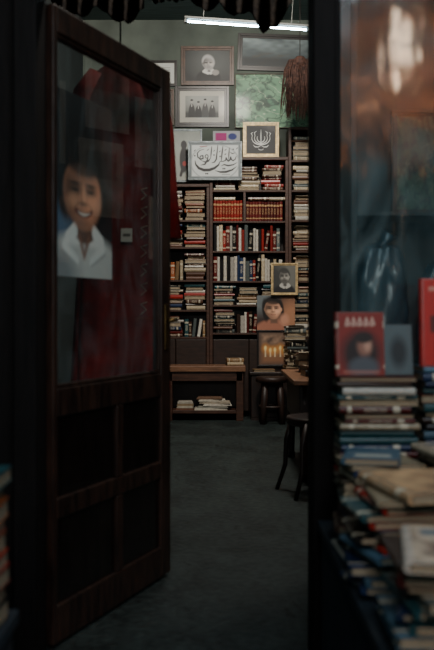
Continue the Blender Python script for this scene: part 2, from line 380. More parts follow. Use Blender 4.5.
# ------------------------------------------------------------------ books
def c_profile(arc=6):
    out = [(-.5, 1.), (-.5, .06)]; inn = [(-.43, 1.), (-.43, .08)]
    for k in range(arc+1):
        a = math.pi*(k/arc); out.append((-.5*math.cos(a), .05-.05*math.sin(a))); inn.append((-.43*math.cos(a), .08-.03*math.sin(a)))
    out += [(.5, .06), (.5, 1.)]; inn += [(.43, .08), (.43, 1.)]
    return out, inn
def cover_geo(g, arc, m=0):
    out, inn = c_profile(arc); n = len(out); b = len(g.v)
    for z in (0, 1):
        g.v += [(x, y, z) for x, y in out] + [(x, y, z) for x, y in inn]
    def q(a, b_, c, d): g.f.append((b+a, b+b_, b+c, b+d)); g.mi.append(m)
    for i in range(n-1):
        q(i, i+1, 2*n+i+1, 2*n+i); q(n+i+1, n+i, 3*n+i, 3*n+i+1)
        q(i+1, i, n+i, n+i+1); q(2*n+i, 2*n+i+1, 3*n+i+1, 3*n+i)
    q(0, 2*n, 3*n, n); q(n-1, 2*n-1, 4*n-1, 3*n-1)
def mk_mesh(name, g, mats):
    me = bpy.data.meshes.new(name); me.from_pydata(g.v, [], g.f)
    for m in mats: me.materials.append(m)
    me.polygons.foreach_set('material_index', g.mi); me.update(); return me
g = G(); cover_geo(g, 4); g.box(-.43, .43, .07, .965, .02, .98, 1); FAR = mk_mesh('book', g, [M['cover'], M['pages']])
g = G(); cover_geo(g, 4); g.box(-.43, .43, .07, .965, .02, .98, 1); FARSET = mk_mesh('set_book', g, [M['cover_set'], M['pages']])
g = G(); cover_geo(g, 8); NCOV = mk_mesh('cover', g, [M['cover']])
NPAG = mk_mesh('page_block', G().box(-.43, .43, .07, .965, .012, .988), [M['pages']])

COLN = [((200, 182, 150), 'cream'), ((226, 220, 206), 'white'), ((164, 40, 30), 'red'), ((36, 56, 92), 'navy'), ((20, 20, 22), 'black'), ((98, 62, 42), 'brown'),
        ((44, 92, 98), 'teal'), ((160, 126, 88), 'tan'), ((104, 114, 112), 'grey'), ((62, 66, 44), 'olive'), ((164, 88, 46), 'orange-brown'), ((106, 28, 24), 'maroon'), ((84, 120, 142), 'pale blue'), ((58, 38, 28), 'dark brown')]
DARKMIX = [4, 4, 1, 2, 4, 4, 0, 1, 8, 11, 2, 3, 1]
STACKMIX = [0, 7, 1, 5, 8, 0, 2, 3, 6, 1, 4, 10, 11, 5, 13, 13, 5]
BLUEMIX = [3, 6, 12, 1, 13, 6, 3, 2, 0, 12, 8, 13, 3, 4, 11]
def colour(idx):
    c, n = COLN[idx]; k = R.uniform(.5, 1.05)
    return tuple(min(1, x*k) for x in lin(c))+(1,), n
def far_book(T, D, H, center, ry, rz, ci, group, desc, mesh=None):
    o = bpy.data.objects.new('book', mesh or FAR); C.objects.link(o)
    col, nm = colour(ci); o.color = col
    o.scale = (T, D, H); o.rotation_euler = (0, ry, rz)
    Rm = Euler((0, ry, rz)).to_matrix()
    o.location = Vector(center) - Rm @ Vector((0, D/2, H/2))
    tag(o, f'{nm} book {desc}', 'book', group); return o
def std_row(x0, x1, yf, z, h0, h1, mix, group, t0=.022, t1=.04, mesh=None, desc=None, ci=None, lean=0.0):
    x = x0
    while True:
        T = R.uniform(t0, t1); H = R.uniform(h0, h1); D = R.uniform(.14, .18); a = 0
        if R.random() < lean: a = R.uniform(.07, .16)
        wx = T*math.cos(a)+H*math.sin(a)
        if x+wx > x1: break
        hh = H*math.cos(a)+T*math.sin(a)
        far_book(T, D, H, (x+wx/2, yf+R.uniform(0, .025)+D/2, z+hh/2+.001), a, 0, ci if ci is not None else R.choice(mix), group, desc or 'standing upright on the wooden shelf', mesh)
        x += wx+.0012
def sheaf(xc, y, z, w, d, rz):
    o = thing('loose_papers', 'loose curled papers tucked on top of books', 'papers', (xc, y, z), (0, 0, rz), 'loose papers among the books')
    g = G()
    for k in range(3):
        b = len(g.v); ox = .012*math.sin(k*2.1+xc*9); n = 7
        for j in range(n):
            yy = -d/2+d*j/(n-1); dz = .002+.0016*k+.014*max(0, (.35-j/(n-1)))**1.5*(1+k*.3)
            for sx in (-1, 1):
                for t_ in (0, .001): g.v.append((sx*w/2+ox, yy-.008*k, dz+t_))
        for j in range(n-1):
            a = b+4*j
            g.f += [(a, a+2, a+6, a+4), (a+1, a+5, a+7, a+3), (a, a+4, a+5, a+1), (a+2, a+3, a+7, a+6)]; g.mi += [0]*4
        g.f += [(b, b+1, b+3, b+2), (b+4*n-4, b+4*n-2, b+4*n-1, b+4*n-3)]; g.mi += [0, 0]
    g.build('sheets', M['sheet'], o)
def stack(xc, yf, z, ztop, w, mix, group, desc='lying in a stack on the wooden shelf', t0=.020, t1=.044, jit=.08, papers=.4):
    zz = z
    while True:
        T = R.uniform(t0, t1)
        if zz+T > ztop: break
        H = w*R.uniform(.76, .97); D = R.uniform(.14, .19)
        rz = R.uniform(-jit, jit) + (math.pi if R.random() < .35 else 0)
        far_book(T, D, H, (xc+R.uniform(-.5, .5)*(w-H)*.8, yf+R.uniform(.01, .05)+D/2, zz+T/2+.0008), math.pi/2, rz, R.choice(mix), group, desc)
        zz += T+.0012
    if R.random() < papers and ztop-zz > .012: sheaf(xc+R.uniform(-.01, .01), yf+.095, zz+.0015, w*R.uniform(.6, .8), .18, R.uniform(-.12, .12))

# ------------------------------------------------------------------ bookshelves (front plane Y = 9.0)
def shelf_unit(x0, x1, ztop, boards, label):
    e = thing('bookshelf', label, 'bookshelf', ((x0+x1)/2, 9.0, 0)); w = (x1-x0)/2
    G().box(-w, -w+.03, 0, .34, 0, ztop).build('side_panel', M['shelfwood'], e, bevel=.003)
    G().box(w-.03, w, 0, .34, 0, ztop).build('side_panel', M['shelfwood'], e, bevel=.003)
    G().box(-w, w, -.01, .34, ztop, ztop+.03).build('top_board', M['shelfwood'], e, bevel=.003)
    G().box(-w+.03, w-.03, .32, .338, 0, ztop).build('back_panel', M['darkwood'], e)
    for z in boards: G().box(-w+.03, w-.03, .004, .32, z-.018, z).build('shelf_board', M['shelfwood'], e, bevel=.002)
    return e
L_B = [.80, 1.07, 1.37, 1.70, 1.97]; C_B = [.84, 1.12, 1.36, 1.66, 1.96, 2.27]; R_B = [.80, 1.07, 1.36, 1.66, 1.97, 2.27, 2.57]
us = shelf_unit(-.75, -.075, 2.30, L_B, 'tall brown wooden bookshelf crammed with stacked books')
uc = shelf_unit(-.073, .713, 2.57, C_B, 'tall brown wooden bookshelf with book sets and stacks')
ur = shelf_unit(.715, 1.42, 2.87, R_B, 'tall brown wooden bookshelf beside the framed portraits')
G().box(-.055, -.033, .004, .31, 1.96, 2.248).build('divider', M['shelfwood'], uc)
for e, w in ((us, .3375), (uc, .393), (ur, .3525)):
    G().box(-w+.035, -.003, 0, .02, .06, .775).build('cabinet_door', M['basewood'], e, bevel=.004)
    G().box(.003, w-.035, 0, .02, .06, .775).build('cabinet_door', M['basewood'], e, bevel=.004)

YF = 9.008
GN = 'books on the narrow bookshelf'
for z, zt in zip(L_B, [1.045, 1.345, 1.675, 1.945, 2.29]):
    if z == 1.37:
        std_row(-.52, -.34, YF, z, .17, .25, STACKMIX, GN, .026, .042, lean=.2); stack(-.22, YF, z, zt-.02, .22, STACKMIX, GN)
        continue
    if z == .80:
        stack(-.44, YF, z, zt, .21, STACKMIX, GN); std_row(-.325, -.11, YF, z, .15, .22, STACKMIX, GN, .024, .04, lean=.25); continue
    for xc, w in ((-.445, .21), (-.22, .22)):
        if xc < -.4 and z > 2: continue
        stack(xc, YF, z, zt, w, STACKMIX, GN)
for xc in (.074, .315, .560):
    stack(xc, YF, 2.27, 2.56-R.uniform(0, .05), .23, [1, 0, 2, 8, 11, 0, 5, 5], 'stacked books on the upper shelf')
std_row(-.035, .260, YF, 1.96, .205, .21, [2], 'matched red book set', .027, .029, FARSET, 'from a matched set with gilt spine bands', 2)
std_row(.292, .672, YF, 1.96, .19, .20, [2], 'matched maroon book set', .028, .031, FARSET, 'from a matched set with gilt spine bands', 11)
std_row(-.035, .674, YF, 1.66, .20, .27, DARKMIX, 'books standing on the middle shelf', .022, .038, lean=.08)
std_row(-.035, .674, YF, 1.36, .20, .27, DARKMIX, 'books standing on the lower middle shelf', .022, .040, lean=.10)
for x in (.08, .42, .59):
    far_book(.030, .15, .21, (x, YF+.10, 1.96+.21+.018), math.pi/2, R.uniform(-.12, .12), R.choice([0, 7, 5, 11]), 'books laid across the matched sets', 'lying flat across upright books')
for z, zt in ((1.12, 1.335), (.84, 1.095)):
    gg = 'books crammed on the low shelf'
    stack(.074, YF, z, zt, .23, STACKMIX, gg, jit=.10)
    if z > 1: stack(.315, YF, z, zt-.01, .23, STACKMIX, gg, jit=.10)
    else: std_row(.197, .435, YF, z, .17, .24, STACKMIX, gg, .022, .04, lean=.25)
    stack(.556, YF, z, zt, .23, STACKMIX, gg, jit=.10)
for z, zt in zip(R_B, [1.045, 1.335, 1.635, 1.945, 2.245, 2.545, 2.85]):
    stack(.87, YF, z, zt-R.uniform(0, .02), .23, STACKMIX, 'stacked books on the tall bookshelf')

# ------------------------------------------------------------------ framed pictures
def framed(u0, v0, u1, v1, Y, fw, fmat, painter, label, nx=60, ny=60, tilt=0, lean=0, depth=.022, cat='framed picture', loc=None):
    x0, z1 = at(u0, v0, Y); x1, z0 = at(u1, v1, Y); w = x1-x0; h = z1-z0
    e = thing('framed_picture', label, cat, loc or ((x0+x1)/2, Y, z0), (-lean, tilt, 0))
    g = G(); d = depth
    for a, b, y0, y1 in ((0, fw*.55, 0, d), (fw*.55, fw, .006, d)):
        g.box(-w/2+a, -w/2+b, y0, y1, a, h-a); g.box(w/2-b, w/2-a, y0, y1, a, h-a)
        g.box(-w/2+b, w/2-b, y0, y1, a, b); g.box(-w/2+b, w/2-b, y0, y1, h-b, h-a)
    g.build('frame', fmat, e, bevel=.0015)
    picture('print', w-2*fw+.002, h-2*fw+.002, painter, M['pic'], e, (0, .010, fw-.001), nx=nx, ny=ny)
    return e
def p_portrait_old(S, T):
    img = flat(S, (30, 32, 32)); img = mixc(img, (80, 84, 82), ell(S, T, .6, .7, .5, .5, 1))
    img = face(img, S, T, .52, .58, .12, .2, (196, 190, 182), (190, 188, 184), (14, 14, 16), (220, 218, 210), beard=(170, 166, 162))
    return mixc(img, (160, 154, 148), ell(S, T, .68, .28, .08, .09, .3))
def p_group(S, T):
    img = flat(S, (196, 192, 178)); base = rect(S, T, .13, .87, .16, .84) > .5
    p = flat(S, (118, 120, 114)); p = mixc(p, (170, 172, 164), ell(S, T, .5, .8, .4, .3, 1)); p = mixc(p, (60, 60, 58), rect(S, T, 0, 1, 0, .34, .1))
    for cx, top, c in ((.27, .66, 30), (.42, .60, 22), (.57, .68, 60), (.73, .62, 26)):
        p = mixc(p, (c, c, c), ell(S, T, cx, .26, .075, top-.32, .15)); p = mixc(p, (176, 172, 166), ell(S, T, cx, top, .028, .06, .25)); p = mixc(p, (20, 20, 20), ell(S, T, cx, top+.05, .032, .03, .3))
        p = mixc(p, (190, 188, 182), ell(S, T, cx, top-.12, .012, .05, .4))
    return np.where(base[..., None], p, img)
def p_green(S, T):
    img = flat(S, (64, 120, 88)); img = mixc(img, (134, 182, 140), blotch(S, T, 1.6, 3)**.8)
    w1 = np.abs(wave(S, T, 1.6, 33)); w2 = np.abs(wave(S, T, 2.4, 41)); w3 = np.abs(wave(S, T, 3.2, 77))
    img = mixc(img, (16, 44, 34), np.clip(1-w1/.5, 0, 1)*.9); img = mixc(img, (210, 226, 190), np.clip(1-w2/.25, 0, 1)*.8)
    img = mixc(img, (20, 56, 42), np.clip(1-w3/.35, 0, 1)*.85)
    return mixc(img, (24, 60, 46), np.clip(blotch(S, T, 4, 21)-.6, 0, 1)*2.2)
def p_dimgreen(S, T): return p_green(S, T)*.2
def arc(cx, cy, rx, ry, a0, a1, n=10):
    return [(cx+rx*math.cos(math.radians(a0+(a1-a0)*k/n)), cy+ry*math.sin(math.radians(a0+(a1-a0)*k/n))) for k in range(n+1)]
def p_emblem(S, T):
    img = flat(S, (60, 52, 40)); img = mixc(img, (4, 4, 5), rect(S, T, .03, .97, .03, .97))
    wh = (244, 244, 238)
    for r_, ry in ((.31, .24), (.22, .20), (.13, .15)):
        img = mixc(img, wh, stroke(S, T, arc(.5, .56, r_, ry, 158, 382, 20), (.005, .013), soft=.012))
    for sg in (-1, 1):
        img = mixc(img, wh, stroke(S, T, [(.5+sg*.29, .63), (.5+sg*.33, .72), (.5+sg*.27, .76)], (.003, .01), soft=.012))
        img = mixc(img, wh, stroke(S, T, [(.5+sg*.20, .62), (.5+sg*.22, .75), (.5+sg*.15, .80)], (.003, .01), soft=.012))
        img = mixc(img, wh, stroke(S, T, [(.5, .30), (.5+sg*.10, .24), (.5+sg*.2, .25), (.5+sg*.26, .31)], (.003, .012), soft=.012))
    img = mixc(img, wh, stroke(S, T, [(.5, .32), (.5, .86)], (.003, .014), soft=.012))
    return mixc(img, wh, stroke(S, T, [(.42, .17), (.46, .14), (.54, .14), (.58, .17)], .007, soft=.012))
def p_callig(S, T):
    img = flat(S, (104, 114, 116)); img = mixc(img, (204, 209, 206), rect(S, T, .04, .96, .06, .94, .02))
    img = mixc(img, (140, 148, 148), .7*(ell(S, T, .5, .45, .49, .52, .04)-ell(S, T, .5, .45, .465, .49, .04)))
    ink = (12, 12, 14); A = 1.45
    def s(p, w=(.006, .026)):
        nonlocal img; img = mixc(img, ink, stroke(S, T, p, w, A, .014))
    s([(.92, .62), (.90, .54), (.86, .50), (.825, .53), (.81, .60), (.80, .53), (.765, .49), (.735, .53), (.72, .58), (.71, .51), (.66, .48), (.60, .48)], (.010, .022))
    s([(.60, .48), (.57, .38), (.49, .29), (.39, .24), (.28, .235), (.18, .29), (.12, .39), (.105, .50)], (.008, .042))
    s([(.93, .34), (.84, .24), (.72, .185), (.60, .18), (.50, .225)], (.004, .030))
    s([(.94, .45), (.86, .385), (.76, .36), (.68, .39), (.62, .35)], (.004, .022))
    s([(.655, .90), (.64, .72), (.625, .50)], (.010, .020)); s([(.555, .93), (.54, .72), (.525, .54), (.49, .46), (.44, .44)], (.010, .020))
    s([(.785, .86), (.775, .70), (.77, .54)], (.008, .017)); s([(.435, .90), (.425, .74), (.415, .58)], (.008, .018))
    s([(.415, .58), (.37, .49), (.31, .46), (.25, .49)], (.006, .024))
    s(arc(.335, .62, .03, .05, -60, 300), .013); s([(.36, .59), (.35, .52), (.30, .40), (.22, .375)], (.006, .024))
    s([(.25, .49), (.20, .54), (.21, .63), (.26, .64), (.265, .56), (.21, .545), (.16, .60), (.15, .71), (.20, .79), (.28, .82)], (.006, .020))
    s([(.90, .72), (.84, .70), (.80, .74)], (.004, .014)); s([(.72, .70), (.69, .66)], (.006, .014))
    for x, y in ((.66, .275), (.692, .275), (.32, .135), (.353, .135), (.86, .82), (.10, .64), (.48, .66), (.60, .62)):
        img = mixc(img, ink, np.clip((.028-(np.abs(S-x)*A+np.abs(T-y)))/.012+.5, 0, 1))
    for p in ([(.69, .78), (.73, .83)], [(.34, .78), (.38, .83)], [(.08, .76), (.12, .81)], [(.92, .82), (.95, .87)], [(.47, .76), (.50, .80)], [(.58, .74), (.61, .78)]): s(p, (.004, .012))
    for k in range(8): s([(.64+.02*k, .10), (.648+.02*k, .12)], .005)
    return mixc(img, (150, 40, 34), .9*stroke(S, T, [(.2, .90), (.34, .905)], .01, A, .012))
def p_dancer(S, T):
    img = flat(S, (160, 164, 154)); img = mixc(img, (126, 134, 126), blotch(S, T, 2, 5)*.5)
    img = mixc(img, (24, 22, 24), ell(S, T, .46, .42, .14, .27, .2)); img = mixc(img, (24, 22, 24), ell(S, T, .46, .72, .1, .09, .2))
    img = mixc(img, (30, 28, 28), stroke(S, T, [(.46, .6), (.66, .5), (.6, .3)], .035, .7)); img = mixc(img, (150, 36, 30), ell(S, T, .48, .34, .06, .05, .3))
    return mixc(img, (30, 28, 28), stroke(S, T, [(.4, .2), (.36, .1)], .03, .7))
def p_land(S, T):
    img = flat(S, (52, 66, 70)); img = mixc(img, (150, 166, 166), np.clip(T-.3, 0, 1)*1.1*blotch(S, T, 1.5, 8)*1.5)
    img = mixc(img, (70, 64, 50), np.clip(blotch(S, T, 3, 18)-.4, 0, 1)*(T < .5))
    return mixc(img, (20, 26, 28), rect(S, T, 0, 1, 0, .3, .1)*.8)
def p_text(S, T):
    img = flat(S, (204, 206, 198))
    for k in range(6): img = mixc(img, (70, 70, 70), rect(S, T, .2, .8, .2+k*.11, .235+k*.11, .02)*.8)
    return img
def p_dark(S, T):
    img = flat(S, (34, 36, 36)); return mixc(img, (120, 112, 100), ell(S, T, .5, .5, .25, .3, .7))
def p_oldman(S, T):
    img = flat(S, (112, 112, 106)); img = mixc(img, (60, 60, 58), ell(S, T, 0, .5, .5, .7, 1)); return face(img, S, T, .5, .58, .22, .24, (160, 156, 148), (60, 60, 58), (34, 34, 36), (190, 188, 180), beard=(90, 88, 84))
def p_colourport(S, T):
    img = flat(S, (60, 46, 42)); img = mixc(img, (176, 124, 92), ell(S, T, .95, .3, .4, .6, .9)); img = mixc(img, (110, 118, 120), ell(S, T, .1, .9, .4, .4, .9))
    img = face(img, S, T, .42, .60, .22, .27, (236, 176, 142), (22, 16, 14), (176, 116, 92), hairlow=.75)
    return mixc(img, (206, 150, 122), ell(S, T, .72, .3, .12, .16, .8))
def p_candles(S, T):
    img = flat(S, (92, 74, 64)); img = mixc(img, (176, 142, 116), rect(S, T, .1, .9, .64, .92, .15)*.8*blotch(S, T, 2, 31)*1.4)
    img = mixc(img, (146, 104, 76), rect(S, T, .08, .92, .06, .34, .14))
    for k in range(6):
        x = .18+.13*k+.02*math.sin(k*3); y = .46+.04*math.cos(k*2.2)
        img = mixc(img, (230, 156, 76), ell(S, T, x, y, .10, .14, 1)*.7); img = mixc(img, (255, 238, 170), ell(S, T, x, y+.01, .035, .07, .8)); img = mixc(img, (240, 226, 190), rect(S, T, x-.018, x+.018, .24, y-.05, .02)*.8)
    return img

framed(237, 34, 313, 71, 9.375, .05, M['blackframe'], p_land, 'large landscape picture in black frame high on the wall', 60, 40, tilt=math.radians(2))
framed(181, 46, 234, 85, 9.375, .045, M['brownframe'], p_portrait_old, 'monochrome portrait of bearded man in suit, brown frame', 80, 60)
framed(175, 86, 229, 127, 9.375, .05, M['blackframe'], p_group, 'monochrome group photograph with pale mount in dark frame', 100, 80)
framed(151, 60, 177, 86, 9.375, .03, M['blackframe'], p_text, 'small framed printed page in thin black frame', 30, 40)
framed(148, 89, 174, 125, 9.375, .03, M['brownframe'], p_dark, 'small dark picture in brown frame', 30, 30)
framed(235, 73.5, 325, 128, 9.372, .008, M['brownframe'], p_green, 'large mottled green abstract canvas leaning on the wall', 170, 110)
framed(168, 129, 202, 182, 9.10, .02, M['silver'], p_dancer, 'pale picture with dark ink figure in silver frame', 50, 70)
framed(243, 122, 279, 157, 9.02, .034, M['gold'], p_emblem, 'cream-gilt frame with white calligraphic tulip emblem on black', 170, 170)
framed(188, 141, 242, 180, 8.955, .018, M['silver'], p_callig, 'black calligraphy panel in silver frame', 220, 160)
framed(271, 263, 298, 295, 8.955, .024, M['gold'], p_oldman, 'monochrome portrait of bearded man in gilt frame', 50, 60)
framed(257, 330.5, 298, 366.5, 8.965, .018, M['blackframe'], p_candles, 'picture of lit candles in thin black frame', 90, 80)

def poster(u0, v0, u1, v1, Y, painter, label, nx=50, ny=50, name='poster', cat='poster', mat='matte', rot=(0,0,0)):
    x0, z1 = at(u0, v0, Y); x1, z0 = at(u1, v1, Y)
    o = picture(name, x1-x0, z1-z0, painter, M[mat], None, ((x0+x1)/2, Y, z0), rot, nx, ny, .003)
    return tag(o, label, cat)
poster(257, 295.5, 295, 330, 8.996, p_colourport, 'colour portrait of dark-haired person pinned to the bookshelf', nx=80, ny=80)
def p_pink(S, T):
    img = flat(S, (186, 186, 190)); img = mixc(img, (190, 50, 130), rect(S, T, .1, .5, .15, .8)); return mixc(img, (60, 70, 140), ell(S, T, .72, .5, .16, .3, .2))
poster(213, 131, 240, 142, 9.397, p_pink, 'small pink and blue postcard', nx=30, ny=20, name='postcard', cat='postcard')
def p_reflected(seed, base):
    def f(S, T):
        img = flat(S, base); img = mixc(img, (120, 110, 96), blotch(S, T, 3, seed)*.6)
        return mixc(img, (50, 46, 44), rect(S, T, .15, .85, .5, .85, .02)*.5)
    return f
for k, (y, z, w_, h_, c) in enumerate(((3.9, 1.7, .3, .42, (196, 200, 192)), (4.3, 1.95, .34, .5, (180, 176, 160)), (4.75, 1.65, .36, .48, (206, 202, 190)), (5.2, 2.0, .34, .46, (150, 170, 170)), (4.35, 1.35, .3, .4, (190, 120, 90)), (5.3, 1.4, .3, .42, (200, 196, 180)), (4.8, 2.2, .36, .5, (190, 196, 190)))):
    o = picture('reflected_sheet', w_, h_, p_reflected(k, c), M['matte'], None, (1.597, y, z), (0, 0, -math.pi/2), 30, 40, .003)  # unseen sheets, added so the door glass shows pale reflections
    tag(o, 'pale paper sheet added to reflect in the door glass', 'reflected_sheet', 'sheets added for door glass reflections')

# ------------------------------------------------------------------ hanging tassel
tx, tz = at(300, 58, 8.6)
tas = thing('hanging_tassel', 'dark brown flared fibre tassel hanging from the ceiling', 'tassel', (tx, 8.6, tz-.55))
G().tube([(0, 0, .5), (0, 0, 1.0), (0, 0, 4.1-(tz-.55))], .004, 6).build('cord', M['darkwood'], tas, smooth=True)
lathe_part('knot', [(.01, .57), (.04, .56), (.06, .53), (.06, .49), (.03, .46)], M['fringe'], tas, n=14)
g = G()
for k in range(320):
    a = R.uniform(0, 2*math.pi); r = R.uniform(.0, 1)**.5; L_ = R.uniform(.30, .60)
    ox, oy = math.cos(a)*r, math.sin(a)*r*.5; jx = R.uniform(-.05, .05)
    g.tube([(ox*.03, oy*.03, .54), (ox*.11, oy*.06, .53), (ox*.155, oy*.09, .44), (ox*.17+jx*.4, oy*.1, .30), (ox*.18+jx, oy*.11, .55-L_)], [.004, .005, .005, .004, .002], 4)
g.build('fringe', M['fringe'], tas, smooth=True)

# ------------------------------------------------------------------ fluorescent lamp
lx0, lz0 = at(184, 21, 7.5); lx1, lz1 = at(310, 30, 7.5)
lamp = thing('fluorescent_lamp', 'bare fluorescent tube fitting hanging from the ceiling', 'ceiling lamp', ((lx0+lx1)/2, 7.5, (lz0+lz1)/2), (0, math.atan2(lz0-lz1, lx1-lx0), 0))
hl = (lx1-lx0)/2
G().box(-hl, hl, -.025, .025, .018, .04).build('housing', M['metal'], lamp, bevel=.004)
G().tube([(-hl+.03, 0, 0), (hl-.03, 0, 0)], .008, 14).build('fluorescent_tube', emat('tube_glow', (206, 238, 255), 75), lamp, smooth=True)
for sx in (-1, 1):
    G().box(sx*hl-.02 if sx > 0 else -hl, sx*hl if sx > 0 else -hl+.02, -.02, .02, -.015, .02).build('end_cap', M['metal'], lamp, bevel=.003)
    G().tube([(sx*hl*.7, 0, .04), (sx*hl*.7, 0, 4.1-(lz0+lz1)/2+sx*.02)], .005, 6).build('suspension_rod', M['metal'], lamp)

# ------------------------------------------------------------------ bench
bx0, bx1 = -.52, .275
b = thing('bench', 'heavy worn brown wooden bench with lower shelf', 'bench', ((bx0+bx1)/2, 8.82, 0)); w = (bx1-bx0)/2
G().box(-w, w, -.17, .15, .475, .53).build('seat', M['benchwood'], b, bevel=.005)
G().box(-w+.03, w-.03, -.15, -.12, .385, .475).build('apron', M['shelfwood'], b, bevel=.003)
G().box(-w+.03, w-.03, .11, .13, .11, .475).build('back_board', M['darkwood'], b, bevel=.003)
for sx in (-1, 1):
    for y in (-.15, .09):
        G().box(sx*(w-.055)-.034, sx*(w-.055)+.034, y, y+.05, 0, .475).build('leg', M['shelfwood'], b, bevel=.003)
    G().box(sx*(w-.04)-.008, sx*(w-.04)+.008, -.10, .09, .06, .475).build('end_panel', M['shelfwood'], b)
G().box(-w+.09, w-.09, -.14, .11, .07, .10).build('lower_shelf', M['shelfwood'], b, bevel=.003)
for (x, z, wd, c, rz) in ((-.06, .101, .32, (206, 200, 184), .03), (-.04, .122, .30, (150, 148, 136), -.04), (.0, .143, .28, (214, 208, 194), .05), (-.315, .101, .17, (120, 80, 60), 0), (-.02, .164, .3, (176, 164, 144), -.03), (-.31, .122, .16, (190, 184, 166), 0), (-.05, .185, .27, (206, 198, 180), .04), (-.31, .143, .16, (150, 130, 100), 0), (-.07, .206, .25, (120, 92, 72), -.05), (-.31, .164, .15, (176, 170, 156), .04)):
    n = thing('newspaper', 'folded newspaper lying on the lower shelf of the bench', 'newspaper', (x, 8.79, z), (0, 0, rz), 'folded newspapers under the bench')
    g = G()
    for k in range(4): g.box(-wd/2+.004*k, wd/2-.003*k, -.10, .10-.004*k, .005*k, .005*k+.0046)
    mm = pmat('newsprint', c, .85, .2, 40, (1, 6, 1)); g.build('folded_sheets', mm, n, bevel=.001)

ch = thing('low_chest', 'low dark wooden chest against the bookshelf', 'chest', (.60, 8.83, 0))
G().box(-.27, .27, -.13, .13, .03, .44).build('body', M['darkwood'], ch, bevel=.006)
G().box(-.285, .285, -.145, .14, .44, .47).build('lid', M['darkwood'], ch, bevel=.006)
G().box(-.27, .27, -.13, .13, 0, .03).build('plinth', M['darkwood'], ch)
stack(.45, 8.67, .471, .50, .24, STACKMIX, 'books on the low chest', 'lying on the low wooden chest', papers=1, t0=.018, t1=.022)
stack(.765, 8.67, .471, .95, .22, STACKMIX, 'books on the low chest', 'lying on the low wooden chest', jit=.18, papers=1)
stack(.16, 8.70, .531, .60, .2, STACKMIX, 'books left on the bench', 'lying on the wooden bench', jit=.15, papers=1)
st = thing('round_stool', 'chunky dark brown wooden stool with round seat', 'stool', (.52, 8.50, 0))
lathe_part('seat', [(.13, .385), (.152, .395), (.156, .42), (.148, .44), (.05, .436)], M['stoolwood'], st, n=28)
for k in range(4):
    a = math.pi/4+k*math.pi/2; c_, s_ = math.cos(a), math.sin(a)
    G().tube([(c_*.095, s_*.095, .39), (c_*.11, s_*.11, .2), (c_*.13, s_*.13, 0)], [.03, .034, .028], 10).build('leg', M['stoolwood'], st, smooth=True)
ring = [(.115*math.cos(t), .115*math.sin(t), .16) for t in np.linspace(0, 2*math.pi, 25)]
G().tube(ring, .014, 8).build('foot_ring', M['stoolwood'], st, smooth=True)

# ------------------------------------------------------------------ table and chair
t = thing('table', 'tan wooden table with dark legs', 'table', (.91, 6.0, 0))
G().box(-.44, .44, -.5, .6, .60, .63).build('table_top', M['tablewood'], t, bevel=.005)
for a in ((-.40, .40, -.45, -.43), (-.40, .40, .53, .55), (-.40, -.38, -.43, .53), (.38, .40, -.43, .53)):
    G().box(*a, .34, .60).build('apron', M['darkwood'], t, bevel=.002)
for sx in (-1, 1):
    for sy in (-.42, .52):
        G().tube([(sx*.37, sy, .60), (sx*.37, sy, .4), (sx*.37, sy, .05), (sx*.37, sy, 0)], [.034, .03, .022, .026], 10).build('leg', M['darkwood'], t, smooth=True)
stack(.65, 6.2, .631, .80, .22, [4, 13, 5, 11, 7, 4], 'books on the table', 'lying on the tan wooden table', jit=.2, papers=1)
stack(.66, 5.80, .631, .70, .20, [13, 4, 5], 'books on the table', 'lying on the tan wooden table', jit=.2, papers=1)
cchair = thing('chair', 'dark bentwood chair with thin curved legs', 'chair', (.60, 5.22, 0), (0, 0, math.radians(14)))
lathe_part('seat', [(.16, .412), (.19, .417), (.2, .432), (.195, .446), (.16, .442), (.05, .44)], M['darkwood'], cchair, n=32)
G().tube([(.185*math.cos(t_), .185*math.sin(t_), .412) for t_ in np.linspace(0, 2*math.pi, 33)], .013, 8).build('seat_ring', M['darkwood'], cchair, smooth=True)
for sx, sy in ((-1, -1), (-1, 1), (1, -1), (1, 1)):
    G().tube([(sx*.13, sy*.13, .42), (sx*.16, sy*.14, .3), (sx*.165, sy*.15, .15), (sx*.21, sy*.17, 0)], [.017, .016, .014, .012], 10).build('leg', M['darkwood'], cchair, smooth=True)
bk = [(.15, -.15, .43), (.20, -.16, .6), (.23, -.15, .78), (.25, -.08, .87), (.255, 0, .89), (.25, .08, .87), (.23, .15, .78), (.20, .16, .6), (.15, .15, .43)]
G().tube(bk, .015, 10).build('backrest', M['darkwood'], cchair, smooth=True)
bk2 = [(.175, -.08, .43), (.205, -.085, .6), (.225, -.06, .72), (.23, 0, .76), (.225, .06, .72), (.205, .085, .6), (.175, .08, .43)]
G().tube(bk2, .009, 10).build('back_hoop', M['darkwood'], cchair, smooth=True)

# ------------------------------------------------------------------ robe on a rail, hanging cloths
rail = thing('hanging_rail', 'dark metal rail spanning the shop below the ceiling', 'rail', (-.2, 4.1, 2.50))
G().tube([(-1.2, 0, 0), (.95, 0, 0)], .012, 12).build('rod', M['metal'], rail, smooth=True)
for x in (-1.0, .8): G().tube([(x, 0, 0), (x, 0, 1.6)], .006, 8).build('drop_rod', M['metal'], rail)
rb = thing('robe', 'solid deep red robe with pale stitching on a hanger', 'robe', (-.44, 4.1, .70))
g = G(); n = 90; lev = 30
for j in range(lev+1):
    t_ = j/lev; z = 1.50*t_
    if t_ < .86: rx = .225-.075*t_; ry = .08-.02*t_
    else:
        k = (t_-.86)/.14; rx = .16*(1-k)**.6+.035; ry = .063*(1-k)**.5+.02
    for i in range(n):
        a = 2*math.pi*i/n; fold = 1+(.05*math.sin(5*a+1.3*t_)+.02*math.sin(13*a+2))*(1-t_)**.5
        g.v.append((rx*math.cos(a)*fold, ry*math.sin(a)*(fold+(fold-1)*3), z))
